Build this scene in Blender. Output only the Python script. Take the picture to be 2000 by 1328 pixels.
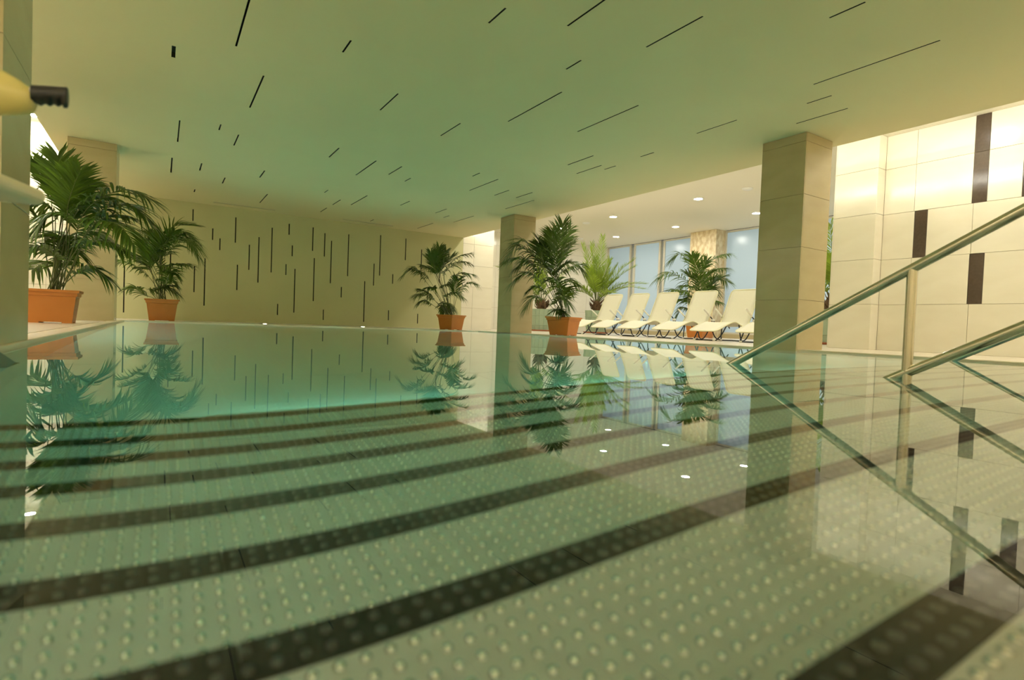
import bpy, math, random
import numpy as np
from mathutils import Vector, Matrix

for o in list(bpy.data.objects):
    bpy.data.objects.remove(o)
sc = bpy.context.scene
COL = sc.collection

# ------------------------------------------------------------------ camera
CAM = np.array([0.0, 0.0, 0.1747])
FPX = 1086.6
YAW, PITCH, ROLL = -0.5642, -0.026, 0.0378
_fw = np.array([-math.sin(YAW) * math.cos(PITCH), math.cos(YAW) * math.cos(PITCH), math.sin(PITCH)])
_rt = np.array([math.cos(YAW), math.sin(YAW), 0.0])
_up = np.cross(_rt, _fw)
R2 = _rt * math.cos(ROLL) + _up * math.sin(ROLL)
U2 = _up * math.cos(ROLL) - _rt * math.sin(ROLL)
cd = bpy.data.cameras.new('camera')
cd.sensor_width = 36.0
cd.lens = FPX / 2000.0 * 36.0
cd.clip_start = 0.02
cd.dof.use_dof = True
cd.dof.focus_distance = 7.0
cd.dof.aperture_fstop = 3.2
cam = bpy.data.objects.new('camera', cd)
COL.objects.link(cam)
cam.matrix_world = Matrix(((R2[0], U2[0], -_fw[0], CAM[0]), (R2[1], U2[1], -_fw[1], CAM[1]),
                           (R2[2], U2[2], -_fw[2], CAM[2]), (0, 0, 0, 1)))
sc.camera = cam


def ray(u, v):
    return _fw + R2 * (u - 1000) / FPX + U2 * (664 - v) / FPX


def on_plane(u, v, axis, val):
    d = ray(u, v)
    return CAM + d * ((val - CAM[axis]) / d[axis])


# ------------------------------------------------------------------ world, exposure
w = bpy.data.worlds.new('world')
sc.world = w
w.use_nodes = True
w.node_tree.nodes['Background'].inputs[0].default_value = (0.9, 0.95, 1.0, 1)
w.node_tree.nodes['Background'].inputs[1].default_value = 0.05
sc.view_settings.view_transform = 'Standard'
sc.view_settings.look = 'None'
sc.view_settings.gamma = 1.0
sc.view_settings.use_curve_mapping = False
sc.view_settings.exposure = 1.08
sc.cycles.use_denoising = True
sc.cycles.max_bounces = 9
sc.cycles.diffuse_bounces = 5
sc.cycles.glossy_bounces = 5
sc.cycles.transmission_bounces = 7
sc.cycles.use_adaptive_sampling = True
sc.cycles.adaptive_threshold = 0.03
sc.cycles.sample_clamp_indirect = 4.0
sc.cycles.sample_clamp_direct = 0.0
sc.cycles.caustics_reflective = True
sc.cycles.caustics_refractive = True
sc.cycles.blur_glossy = 0.6

WARM = (1.0, 0.955, 0.82)
COVE_R, COVE_L, DOWN, POOLLAMP, WINDOW = 37.0, 38.0, 162.0, 36.0, 0.115

# ------------------------------------------------------------------ materials
M = {}


def mat(name, col=(0.5, 0.5, 0.5), rough=0.5, metal=0.0, noise=None, bump=None, spec=0.5, coat=0.0,
        emit=None, emit_s=0.0, trans=0.0, subsurf=0.0):
    """noise=(scale, amount, second colour); bump=(scale, strength)"""
    m = bpy.data.materials.new(name)
    m.use_nodes = True
    nt = m.node_tree
    b = nt.nodes['Principled BSDF']
    b.inputs['Base Color'].default_value = (*col, 1)
    b.inputs['Roughness'].default_value = rough
    b.inputs['Metallic'].default_value = metal
    b.inputs['Specular IOR Level'].default_value = spec
    b.inputs['Coat Weight'].default_value = coat
    b.inputs['Coat Roughness'].default_value = 0.08
    b.inputs['Transmission Weight'].default_value = trans
    if emit:
        b.inputs['Emission Color'].default_value = (*emit, 1)
        b.inputs['Emission Strength'].default_value = emit_s
    tc = nt.nodes.new('ShaderNodeTexCoord')
    if noise:
        n = nt.nodes.new('ShaderNodeTexNoise')
        n.inputs['Scale'].default_value = noise[0]
        n.inputs['Detail'].default_value = 5
        mp = nt.nodes.new('ShaderNodeMapping')
        if len(noise) > 3:
            mp.inputs['Scale'].default_value = noise[3]
        nt.links.new(tc.outputs['Object'], mp.inputs[0])
        nt.links.new(mp.outputs[0], n.inputs['Vector'])
        r = nt.nodes.new('ShaderNodeValToRGB')
        r.color_ramp.elements[0].position = 0.5 - noise[1]
        r.color_ramp.elements[1].position = 0.5 + noise[1]
        r.color_ramp.elements[0].color = (*col, 1)
        r.color_ramp.elements[1].color = (*noise[2], 1)
        nt.links.new(n.outputs['Fac'], r.inputs[0])
        nt.links.new(r.outputs[0], b.inputs['Base Color'])
    if bump:
        n2 = nt.nodes.new('ShaderNodeTexNoise')
        n2.inputs['Scale'].default_value = bump[0]
        n2.inputs['Detail'].default_value = 3
        nt.links.new(tc.outputs['Object'], n2.inputs['Vector'])
        bp = nt.nodes.new('ShaderNodeBump')
        bp.inputs['Strength'].default_value = bump[1]
        bp.inputs['Distance'].default_value = 0.01
        nt.links.new(n2.outputs['Fac'], bp.inputs['Height'])
        nt.links.new(bp.outputs[0], b.inputs['Normal'])
    M[name] = m
    return m


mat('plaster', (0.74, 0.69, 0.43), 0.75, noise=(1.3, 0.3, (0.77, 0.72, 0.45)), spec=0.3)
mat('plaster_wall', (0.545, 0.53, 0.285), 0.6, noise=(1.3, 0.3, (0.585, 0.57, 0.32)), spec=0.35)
mat('plaster_upper', (0.87, 0.83, 0.70), 0.8, spec=0.2)
mat('slot_dark', (0.03, 0.035, 0.02), 0.6, spec=0.3)
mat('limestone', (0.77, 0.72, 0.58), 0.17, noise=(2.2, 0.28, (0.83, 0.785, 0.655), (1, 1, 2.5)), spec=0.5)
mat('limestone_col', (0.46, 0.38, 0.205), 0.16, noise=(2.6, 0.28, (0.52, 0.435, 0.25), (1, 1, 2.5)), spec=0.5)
mat('joint', (0.42, 0.33, 0.19), 0.8, spec=0.2)
mat('dark_tile', (0.055, 0.038, 0.026), 0.16, noise=(30, 0.2, (0.075, 0.052, 0.036)))
mat('travertine', (0.62, 0.47, 0.25), 0.45, noise=(9.0, 0.14, (0.84, 0.73, 0.50), (1, 1, 0.6)), bump=(30, 0.25))
mat('deck', (0.66, 0.56, 0.42), 0.3, noise=(3.0, 0.3, (0.72, 0.62, 0.48)), spec=0.4)
mat('coping', (0.82, 0.72, 0.54), 0.25, noise=(6.0, 0.3, (0.86, 0.77, 0.60)))
mat('dark_gap', (0.05, 0.04, 0.025), 0.7)
mat('steel', (0.82, 0.82, 0.78), 0.36, metal=0.5, noise=(3.0, 0.3, (0.77, 0.77, 0.73)))
mat('steel_dimple', (0.88, 0.86, 0.80), 0.16, metal=1.0)
mat('nosing', (0.012, 0.012, 0.010), 0.55, noise=(12, 0.3, (0.02, 0.019, 0.015)), spec=0.2)
mat('nosing_dimple', (0.075, 0.070, 0.060), 0.30, spec=0.6)
mat('rail_steel', (0.66, 0.62, 0.52), 0.17, metal=1.0)
mat('tube', (0.03, 0.035, 0.045), 0.18, metal=0.6)
mat('white_plastic', (0.88, 0.86, 0.78), 0.4)
mat('sling', (0.78, 0.765, 0.63), 0.75, noise=(60, 0.3, (0.82, 0.805, 0.67)), spec=0.2)
mat('sling_edge', (0.78, 0.76, 0.52), 0.6)
mat('terracotta', (0.48, 0.16, 0.018), 0.42, noise=(8, 0.3, (0.52, 0.18, 0.024)))
mat('soil', (0.035, 0.022, 0.012), 0.95, bump=(60, 0.8))
mat('leaf', (0.038, 0.085, 0.008), 0.36, noise=(5, 0.25, (0.085, 0.155, 0.014)), spec=0.45)
mat('leaf_date', (0.14, 0.23, 0.02), 0.42, noise=(5, 0.25, (0.26, 0.34, 0.04)), spec=0.4)
mat('stem', (0.09, 0.13, 0.03), 0.5, noise=(12, 0.25, (0.16, 0.17, 0.05)))
mat('trunk_fibre', (0.07, 0.04, 0.018), 0.9, noise=(40, 0.2, (0.16, 0.09, 0.035)))
mat('planter_green', (0.30, 0.40, 0.27), 0.6, noise=(7, 0.25, (0.38, 0.47, 0.32), (1, 1, 0.15)))
mat('planter_saucer', (0.33, 0.10, 0.03), 0.5)
mat('alu', (0.70, 0.67, 0.57), 0.4, metal=0.2)
mat('lamp_trim', (0.85, 0.84, 0.80), 0.35)
mat('lamp_glow', (1, 1, 1), 0.5, emit=(1.0, 0.955, 0.84), emit_s=DOWN)
mat('tube_glow_r', (1, 1, 1), 0.5, emit=WARM, emit_s=COVE_R)
mat('lamp_glow_wall', (1, 1, 1), 0.5, emit=(1.0, 0.955, 0.84), emit_s=DOWN * 0.55)
mat('tube_fill_n', (1, 1, 1), 0.5, emit=WARM, emit_s=COVE_R * 6.0)  # fill emission of the added tubes at the stairs end
mat('tube_glow_l', (1, 1, 1), 0.5, emit=WARM, emit_s=COVE_L)
mat('pool_glow', (1, 1, 1), 0.5, emit=(1.0, 1.0, 0.92), emit_s=POOLLAMP)
mat('pool_fill_step', (1, 1, 1), 0.5, emit=(0.45, 1.0, 0.80), emit_s=POOLLAMP * 0.18)  # teal fill emission of the added bars at the stair foot
mat('uplight_glow', (1, 1, 1), 0.5, emit=(1.0, 0.95, 0.72), emit_s=20.0)
mat('pane', (0.35, 0.43, 0.48), 0.22, emit=(0.62, 0.86, 1.0), emit_s=WINDOW, spec=0.6)
mat('lift_plastic', (0.80, 0.74, 0.55), 0.35, noise=(4, 0.3, (0.82, 0.72, 0.42)), spec=0.5)
mat('lift_arm', (0.62, 0.52, 0.16), 0.25, noise=(5, 0.25, (0.72, 0.62, 0.26)), spec=0.5)
mat('rubber', (0.012, 0.011, 0.010), 0.45)
mat('lift_dark', (0.02, 0.07, 0.065), 0.35)


def make_translucent(name, col, f):
    nt = M[name].node_tree
    b = nt.nodes['Principled BSDF']
    out = next(n for n in nt.nodes if n.type == 'OUTPUT_MATERIAL')
    tr = nt.nodes.new('ShaderNodeBsdfTranslucent')
    tr.inputs['Color'].default_value = (*col, 1)
    mx = nt.nodes.new('ShaderNodeMixShader')
    mx.inputs[0].default_value = f
    nt.links.new(b.outputs[0], mx.inputs[1])
    nt.links.new(tr.outputs[0], mx.inputs[2])
    nt.links.new(mx.outputs[0], out.inputs['Surface'])


make_translucent('leaf', (0.20, 0.33, 0.02), 0.20)
make_translucent('leaf_date', (0.40, 0.55, 0.04), 0.35)


def tiled_floor_material():
    m = mat('deck_tiles', (0.66, 0.56, 0.42), 0.28)
    nt = m.node_tree
    b = nt.nodes['Principled BSDF']
    tc = nt.nodes.new('ShaderNodeTexCoord')
    br = nt.nodes.new('ShaderNodeTexBrick')
    br.offset = 0.0
    br.inputs['Color1'].default_value = (0.74, 0.66, 0.54, 1)
    br.inputs['Color2'].default_value = (0.70, 0.62, 0.50, 1)
    br.inputs['Mortar'].default_value = (0.40, 0.32, 0.22, 1)
    br.inputs['Scale'].default_value = 1.0
    br.inputs['Mortar Size'].default_value = 0.006
    br.inputs['Brick Width'].default_value = 0.6
    br.inputs['Row Height'].default_value = 0.6
    nt.links.new(tc.outputs['Object'], br.inputs['Vector'])
    nt.links.new(br.outputs['Color'], b.inputs['Base Color'])


tiled_floor_material()


def pool_floor_material():
    """stainless sheet embossed with a 22 mm grid of domes, for the far floor"""
    m = mat('steel_floor', (0.74, 0.74, 0.66), 0.4, metal=0.4)
    nt = m.node_tree
    b = nt.nodes['Principled BSDF']
    tc = nt.nodes.new('ShaderNodeTexCoord')
    sep = nt.nodes.new('ShaderNodeSeparateXYZ')
    nt.links.new(tc.outputs['Object'], sep.inputs[0])

    def mth(op, a, bb=None):
        n = nt.nodes.new('ShaderNodeMath')
        n.operation = op
        for i, x in enumerate((a, bb)):
            if x is None:
                continue
            if isinstance(x, (int, float)):
                n.inputs[i].default_value = x
            else:
                nt.links.new(x, n.inputs[i])
        return n.outputs[0]
    sq = []
    for ax in 'XY':
        fr = mth('FRACT', mth('DIVIDE', sep.outputs[ax], 0.045))
        c = mth('MULTIPLY', mth('SUBTRACT', fr, 0.5), 0.045)
        sq.append(mth('MULTIPLY', c, c))
    d = mth('SQRT', mth('ADD', sq[0], sq[1]))
    hgt = mth('MAXIMUM', mth('SUBTRACT', 1.0, mth('DIVIDE', d, 0.011)), 0.0)
    bp = nt.nodes.new('ShaderNodeBump')
    bp.inputs['Strength'].default_value = 0.6
    bp.inputs['Distance'].default_value = 0.004
    nt.links.new(hgt, bp.inputs['Height'])
    nt.links.new(bp.outputs[0], b.inputs['Normal'])


pool_floor_material()


def water_material():
    m = bpy.data.materials.new('water')
    m.use_nodes = True
    nt = m.node_tree
    nt.nodes.clear()
    out = nt.nodes.new('ShaderNodeOutputMaterial')
    g = nt.nodes.new('ShaderNodeBsdfGlass')
    g.inputs['Color'].default_value = (1, 1, 1, 1)
    g.inputs['Roughness'].default_value = 0.0
    g.inputs['IOR'].default_value = 1.333
    va = nt.nodes.new('ShaderNodeVolumeAbsorption')
    va.inputs['Color'].default_value = (0.06, 0.94, 0.90, 1)
    va.inputs['Density'].default_value = 0.30
    nt.links.new(g.outputs[0], out.inputs['Surface'])
    nt.links.new(va.outputs[0], out.inputs['Volume'])
    M['water'] = m


water_material()


# ------------------------------------------------------------------ mesh helpers
class MB:
    def __init__(s):
        s.v, s.f, s.smooth = [], [], []

    def add(s, verts, faces, smooth=False):
        n = len(s.v)
        s.v.extend([tuple(p) for p in verts])
        s.f.extend([tuple(i + n for i in f) for f in faces])
        s.smooth.extend([smooth] * len(faces))
        return s

    def box(s, a, b):
        x0, y0, z0 = a
        x1, y1, z1 = b
        return s.add([(x0, y0, z0), (x1, y0, z0), (x1, y1, z0), (x0, y1, z0), (x0, y0, z1), (x1, y0, z1), (x1, y1, z1), (x0, y1, z1)],
                     [(0, 3, 2, 1), (4, 5, 6, 7), (0, 1, 5, 4), (1, 2, 6, 5), (2, 3, 7, 6), (3, 0, 4, 7)])

    def bevel_box(s, a, b, r):
        """box with chamfered edges"""
        x0, y0, z0 = a
        x1, y1, z1 = b
        vs = []
        idx = {}
        for i, x in enumerate((x0, x1)):
            for j, y in enumerate((y0, y1)):
                for k, z in enumerate((z0, z1)):
                    xi = x + (r if i == 0 else -r)
                    yi = y + (r if j == 0 else -r)
                    zi = z + (r if k == 0 else -r)
                    idx[i, j, k] = len(vs)
                    vs += [(x, yi, zi), (xi, y, zi), (xi, yi, z)]
        F = []

        def q(l, c):
            pts = [Vector(vs[i]) for i in l]
            n = (pts[1] - pts[0]).cross(pts[2] - pts[0])
            ctr = sum(pts, Vector()) / len(pts) - c
            F.append(tuple(l) if n.dot(ctr) > 0 else tuple(reversed(l)))
        c = Vector(((x0 + x1) / 2, (y0 + y1) / 2, (z0 + z1) / 2))
        for i in (0, 1):
            q([idx[i, 0, 0], idx[i, 1, 0], idx[i, 1, 1], idx[i, 0, 1]], c)
            q([idx[0, i, 0] + 1, idx[1, i, 0] + 1, idx[1, i, 1] + 1, idx[0, i, 1] + 1], c)
            q([idx[0, 0, i] + 2, idx[1, 0, i] + 2, idx[1, 1, i] + 2, idx[0, 1, i] + 2], c)
        for i in (0, 1):
            for j in (0, 1):
                q([idx[i, j, 0], idx[i, j, 0] + 1, idx[i, j, 1] + 1, idx[i, j, 1]], c)
                q([idx[i, 0, j], idx[i, 0, j] + 2, idx[i, 1, j] + 2, idx[i, 1, j]], c)
                q([idx[0, i, j] + 1, idx[0, i, j] + 2, idx[1, i, j] + 2, idx[1, i, j] + 1], c)
        for t in idx.values():
            q([t, t + 1, t + 2], c)
        return s.add(vs, F)

    def tube(s, pts, r, n=8, caps=True, smooth=True):
        P = [Vector(p) for p in pts]
        R = r if isinstance(r, (list, tuple)) else [r] * len(P)
        rings = []
        t0 = (P[1] - P[0]).normalized()
        ref = Vector((0, 0, 1)) if abs(t0.z) < 0.9 else Vector((1, 0, 0))
        nrm = (ref - t0 * ref.dot(t0)).normalized()
        vs, F = [], []
        for i, p in enumerate(P):
            if i == 0:
                t = t0
            elif i == len(P) - 1:
                t = (P[i] - P[i - 1]).normalized()
            else:
                t = ((P[i + 1] - P[i]).normalized() + (P[i] - P[i - 1]).normalized()).normalized()
            nrm = (nrm - t * nrm.dot(t)).normalized()
            bn = t.cross(nrm)
            rings.append(len(vs))
            for k in range(n):
                a = 2 * math.pi * k / n
                vs.append(p + (nrm * math.cos(a) + bn * math.sin(a)) * R[i])
        for i in range(len(P) - 1):
            for k in range(n):
                k2 = (k + 1) % n
                F.append((rings[i] + k, rings[i] + k2, rings[i + 1] + k2, rings[i + 1] + k))
        s.add(vs, F, smooth)
        if caps:
            s.add([vs[k] for k in range(n)], [tuple(reversed(range(n)))])
            s.add([vs[rings[-1] + k] for k in range(n)], [tuple(range(n))])
        return s

    def lathe(s, prof, c=(0, 0, 0), n=24, axis='z', smooth=True):
        """prof: list of (r, h)"""
        vs, F = [], []
        for (r, h) in prof:
            for k in range(n):
                a = 2 * math.pi * k / n
                p = (r * math.cos(a), r * math.sin(a), h)
                if axis == 'x':
                    p = (p[2], p[0], p[1])
                elif axis == 'y':
                    p = (p[0], p[2], p[1])
                vs.append((p[0] + c[0], p[1] + c[1], p[2] + c[2]))
        for i in range(len(prof) - 1):
            for k in range(n):
                k2 = (k + 1) % n
                F.append((i * n + k, i * n + k2, (i + 1) * n + k2, (i + 1) * n + k))
        s.add(vs, F, smooth)
        return s

    def disc(s, c, r, n=24, axis='z', flip=False):
        vs = []
        for k in range(n):
            a = 2 * math.pi * k / n
            p = (r * math.cos(a), r * math.sin(a), 0)
            if axis == 'x':
                p = (0, p[0], p[1])
            elif axis == 'y':
                p = (p[0], 0, p[1])
            vs.append((p[0] + c[0], p[1] + c[1], p[2] + c[2]))
        f = tuple(range(n))
        return s.add(vs, [tuple(reversed(f)) if flip else f])

    def mesh(s, name, m):
        me = bpy.data.meshes.new(name)
        me.from_pydata(s.v, [], s.f)
        me.polygons.foreach_set('use_smooth', s.smooth)
        me.materials.append(M[m])
        me.update()
        return me

    def build(s, name, m, parent=None, loc=None):
        return link(name, s.mesh(name, m), parent, loc)


def link(name, me, parent=None, loc=None, rz=0.0):
    o = bpy.data.objects.new(name, me)
    COL.objects.link(o)
    if loc is not None:
        o.location = loc
    o.rotation_euler.z = rz
    if parent is not None:
        o.parent = parent
    return o


def tag(o, label=None, cat=None, group=None, kind=None):
    if label:
        o['label'] = label
    if cat:
        o['category'] = cat
    if group:
        o['group'] = group
    if kind:
        o['kind'] = kind
    return o


def thing(name, label, cat, loc=(0, 0, 0), rz=0.0, group=None):
    return tag(link(name, None, None, loc, rz), label, cat, group)


def struct(o, label=None, cat=None):
    return tag(o, label, cat, kind='structure')


def copy_tree(o, parent=None):
    c = o.copy()
    COL.objects.link(c)
    c.parent = parent
    for ch in list(o.children):
        copy_tree(ch, c)
    return c


def plate_with_holes(a0, a1, b0, b1, rects):
    """returns list of quads (a,b) covering the rectangle minus rects"""
    A = sorted(set([a0, a1] + [min(max(x, a0), a1) for r in rects for x in r[:2]]))
    B = sorted(set([b0, b1] + [min(max(x, b0), b1) for r in rects for x in r[2:]]))
    quads = []
    # merge cells along b inside every a-strip
    for i in range(len(A) - 1):
        ca = (A[i] + A[i + 1]) / 2
        holes = sorted((r[2], r[3]) for r in rects if r[0] < ca < r[1])
        start = b0
        for (h0, h1) in holes:
            if h0 > start:
                quads.append((A[i], A[i + 1], start, h0))
            start = max(start, h1)
        if start < b1:
            quads.append((A[i], A[i + 1], start, b1))
    return quads


# ------------------------------------------------------------------ room dimensions
DK = 0.015                     # deck height above the water
XL, XR = -0.53, 6.46           # pool side edges
YF, YN = 11.75, -0.10          # pool far edge / near edge
HC = 2.6                       # dropped ceiling
HU = 3.776                     # upper ceiling
YB = 14.14                     # back wall
SY0 = -2.4
SX0, SX1 = -1.38, 7.20         # dropped ceiling side edges
XWL = -2.9                     # left wall
XWR = 9.10                     # right wall near the stairs
YNEAR = -3.6
XWIN, YFAR = 16.7, 18.7
HR = 3.19                      # ceiling over the right aisle near the stairs
YPIER = 4.14

# ------------------------------------------------------------------ deck and pool shell
b = MB()
b.box((XWL, YNEAR, -1.6), (XL - 0.16, YB, DK))
b.box((XR + 0.16, YNEAR, -1.6), (XWIN, YFAR, DK))
b.box((XL - 0.16, YF + 0.16, -1.6), (XR + 0.16, YB, DK))
b.box((XL - 0.16, YNEAR, -1.6), (XR + 0.16, YN - 0.3, DK))
struct(b.build('floor', 'deck_tiles'), 'beige stone tiled pool deck', 'floor')

gap = MB()
t1 = MB()
t1.bevel_box((XL - 0.135, YN - 0.29, -0.2), (XL, YF, DK + 0.004), 0.004)
struct(t1.build('trim_1', 'coping'), 'pale stone coping along the pool edge below the potted palm trough', 'coping')
t2 = MB()
t2.bevel_box((XR, YN - 0.29, -0.2), (XR + 0.135, YF, DK + 0.004), 0.004)
struct(t2.build('trim_2', 'coping'), 'pale stone coping along the pool edge on the lounger side', 'coping')
t3 = MB()
t3.bevel_box((XL - 0.135, YF, -0.2), (XR + 0.135, YF + 0.135, DK + 0.004), 0.004)
struct(t3.build('trim_3', 'coping'), 'pale stone coping along the far pool edge', 'coping')
gb = MB()
gb.box((XL - 0.17, YN - 0.3, -0.22), (XL - 0.01, YF + 0.14, -0.03))
gb.box((XR + 0.01, YN - 0.3, -0.22), (XR + 0.17, YF + 0.14, -0.03))
gb.box((XL - 0.01, YF + 0.01, -0.22), (XR + 0.01, YF + 0.17, -0.03))
struct(gb.build('trim_4', 'dark_gap'), 'dark overflow channel behind the pool coping', 'channel')

ZF = -1.25
NOSE = [(0.196, -0.09), (0.527, -0.235), (0.828, -0.38), (1.126, -0.525), (1.416, -0.67), (1.698, -0.815), (1.982, -0.96), (2.287, -1.105)]
pb = MB()
pb.box((XL - 0.15, YN - 0.3, ZF - 0.2), (XL, YF + 0.15, -0.02))
pb.box((XR, YN - 0.3, ZF - 0.2), (XR + 0.15, YF + 0.15, -0.02))
pb.box((XL, YF, ZF - 0.2), (XR, YF + 0.15, -0.02))
basin = struct(pb.build('pool_basin', 'steel'), 'stainless steel walls of the sunken pool', 'pool')
# floor sheets with welded seams
for (y0, y1) in ((2.28, 3.12), (3.124, 5.1), (5.104, 7.1), (7.104, 9.1), (9.104, YF)):
    for (x0, x1) in ((XL, 1.6), (1.604, 3.9), (3.904, XR)):
        f = MB()
        f.box((x0, y0, ZF - 0.05), (x1, y1, ZF))
        f.build('floor_sheet', 'steel_floor', basin)

P = 0.0225                     # dimple grid


def dome_mesh(name, xs, ys, z, r, h, nseg, nring, m, parent):
    """many low domes on a grid, one mesh"""
    prof = []
    for i in range(nring + 1):
        a = math.pi / 2 * i / nring
        prof.append((r * math.cos(a) ** 0.9 if i < nring else 0.0, h * math.sin(a)))
    tv = []
    for i in range(nring):
        for k in range(nseg):
            a = 2 * math.pi * k / nseg
            tv.append((prof[i][0] * math.cos(a), prof[i][0] * math.sin(a), prof[i][1]))
    tv.append((0, 0, h))
    tv = np.array(tv)
    tf = []
    for i in range(nring - 1):
        for k in range(nseg):
            k2 = (k + 1) % nseg
            tf.append((i * nseg + k, i * nseg + k2, (i + 1) * nseg + k2, (i + 1) * nseg + k))
    top = len(tv) - 1
    tt = [((nring - 1) * nseg + k, (nring - 1) * nseg + (k + 1) % nseg, top) for k in range(nseg)]
    gx, gy = np.meshgrid(np.array(xs), np.array(ys))
    ctr = np.stack([gx.ravel(), gy.ravel(), np.full(gx.size, z)], 1)
    n = len(ctr)
    V = (ctr[:, None, :] + tv[None]).reshape(-1, 3)
    off = (np.arange(n) * len(tv))[:, None]
    loops, starts, tot = [], [], []
    q = np.array(tf, dtype=np.int64).reshape(-1, 4)
    t = np.array(tt, dtype=np.int64)
    Q = (off[:, :, None] + q[None]).reshape(-1) if len(q) else np.zeros(0, np.int64)
    T = (off[:, :, None] + t[None]).reshape(-1)
    me = bpy.data.meshes.new(name)
    me.vertices.add(len(V))
    me.vertices.foreach_set('co', V.astype(np.float32).ravel())
    L = np.concatenate([Q, T])
    nq, ntri = len(Q) // 4, len(T) // 3
    me.loops.add(len(L))
    me.loops.foreach_set('vertex_index', L.astype(np.int32))
    me.polygons.add(nq + ntri)
    st = np.concatenate([np.arange(nq) * 4, nq * 4 + np.arange(ntri) * 3])
    me.polygons.foreach_set('loop_start', st.astype(np.int32))
    me.polygons.foreach_set('use_smooth', np.ones(nq + ntri, bool))
    me.update(calc_edges=True)
    me.validate()
    me.materials.append(M[m])
    o = link(name, me, parent)
    o['kind'] = 'stuff'
    return o


stairs = struct(link('pool_stairs', None), 'wide submerged steel stairs with dimpled treads and dark nosing strips', 'stairs')
prev = -0.30
xs_all = np.arange(XL + 0.011, XR - 0.008, P)
xs_near = xs_all
for i, (yn, z) in enumerate(NOSE):
    y0 = prev if i else YN - 0.3
    zt = z
    tr = MB()
    tr.box((XL, y0 - (0.0 if i else 0), zt - 0.012), (XR, yn - 0.052, zt))
    if i < 7:
        zr = NOSE[i + 1][1]
    else:
        zr = ZF
    tr.box((XL, yn - 0.02, zr - 0.01), (XR, yn - 0.004, zt - 0.003))      # riser
    if i == 0:
        tr.box((XL, YN - 0.302, -0.09), (XR, YN - 0.30, DK))
    step = tr.build('step', 'steel', stairs)
    bd = MB()
    bd.box((XL, yn - 0.052, zt - 0.014), (XR, yn - 0.003, zt - 0.003))
    bd.build('nosing_bed', 'dark_gap', stairs)
    # nosing strips, butt jointed
    xj = [XL, 0.05 + 0.012 * (i % 3), 1.25, 2.45, 3.65, 4.85, XR]
    for a0, a1 in zip(xj[:-1], xj[1:]):
        nb = MB()
        nb.bevel_box((a0 + 0.0006, yn - 0.052, zt - 0.012), (a1 - 0.0006, yn, zt + 0.0015), 0.0012)
        nb.build('nosing_strip', 'nosing', stairs)
    near = i < 4
    seg, rg = (12, 4) if i < 3 else ((8, 3) if i < 5 else (6, 2))
    ye = yn - 0.0635
    ys = np.arange(ye, y0 + 0.012, -P)
    if i == 0:
        ys = ys[ys > -0.12]
    dome_mesh('dimples', xs_all, ys, zt, 0.0063, 0.0050, seg, rg, 'steel_dimple', stairs)
    dome_mesh('nosing_dimples', xs_all, [yn - 0.0375, yn - 0.0155], zt + 0.0014, 0.0058, 0.0036, seg, rg, 'nosing_dimple', stairs)
    prev = yn

# ------------------------------------------------------------------ water
b = MB()
b.box((XL - 0.006, YN - 0.301, ZF - 0.03), (XR + 0.006, YF + 0.006, 0.0))
tag(b.build('pool_water', 'water'), 'still clear green tinted water filling the pool', 'water', kind='stuff')

# underwater light bars tucked under the coping, shining down along the pool walls


def light_bar(x, y, rz, label, group):
    t = thing('pool_light_bar', label, 'pool light', (x, y, -0.07), rz, group)
    h = MB()
    h.box((0.0, -0.60, 0.0), (0.075, 0.60, 0.012))
    h.box((0.063, -0.60, -0.045), (0.075, 0.60, 0.0))
    h.box((0.0, -0.60, -0.045), (0.063, -0.59, 0.0))
    h.box((0.0, 0.59, -0.045), (0.063, 0.60, 0.0))
    h.build('hood', 'steel', t)
    e = MB()
    e.add([(0.004, -0.585, -0.012), (0.060, -0.585, -0.012), (0.060, 0.585, -0.012), (0.004, 0.585, -0.012)], [(3, 2, 1, 0)])
    e.build('diffuser', 'pool_glow', t)


for k in range(5):
    y = 3.4 + 1.75 * k
    if k > 1:
        light_bar(XL, y, 0.0, 'hooded underwater light bar below the coping on the palm trough side', 'underwater light bars, aisle side')
    light_bar(XR, y, math.pi, 'hooded underwater light bar below the coping on the lounger side', 'underwater light bars, lounger side')
for k in range(3):  # hidden bars added to brighten the floor beyond the last step in teal
    t = thing('pool_light_bar', 'added hidden fill light bar below the lowest stair nosing', 'pool light', (0.75 + 1.75 * k, NOSE[-1][0] - 0.004, -1.12), 0.0,
              'added fill light bars below the stairs')
    h = MB()
    h.box((-0.60, 0.0, 0.0), (0.60, 0.03, 0.010))
    h.box((-0.60, 0.0, -0.055), (0.60, 0.004, 0.0))
    h.build('hood', 'steel', t)
    e = MB()
    e.add([(-0.59, 0.006, -0.05), (0.59, 0.006, -0.05), (0.59, 0.026, -0.004), (-0.59, 0.026, -0.004)], [(3, 2, 1, 0)])
    e.build('diffuser', 'pool_fill_step', t)
for k in range(4):
    light_bar(0.4 + 1.72 * k, YF, -math.pi / 2, 'hooded underwater light bar below the far coping', 'underwater light bars, far side')

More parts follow.
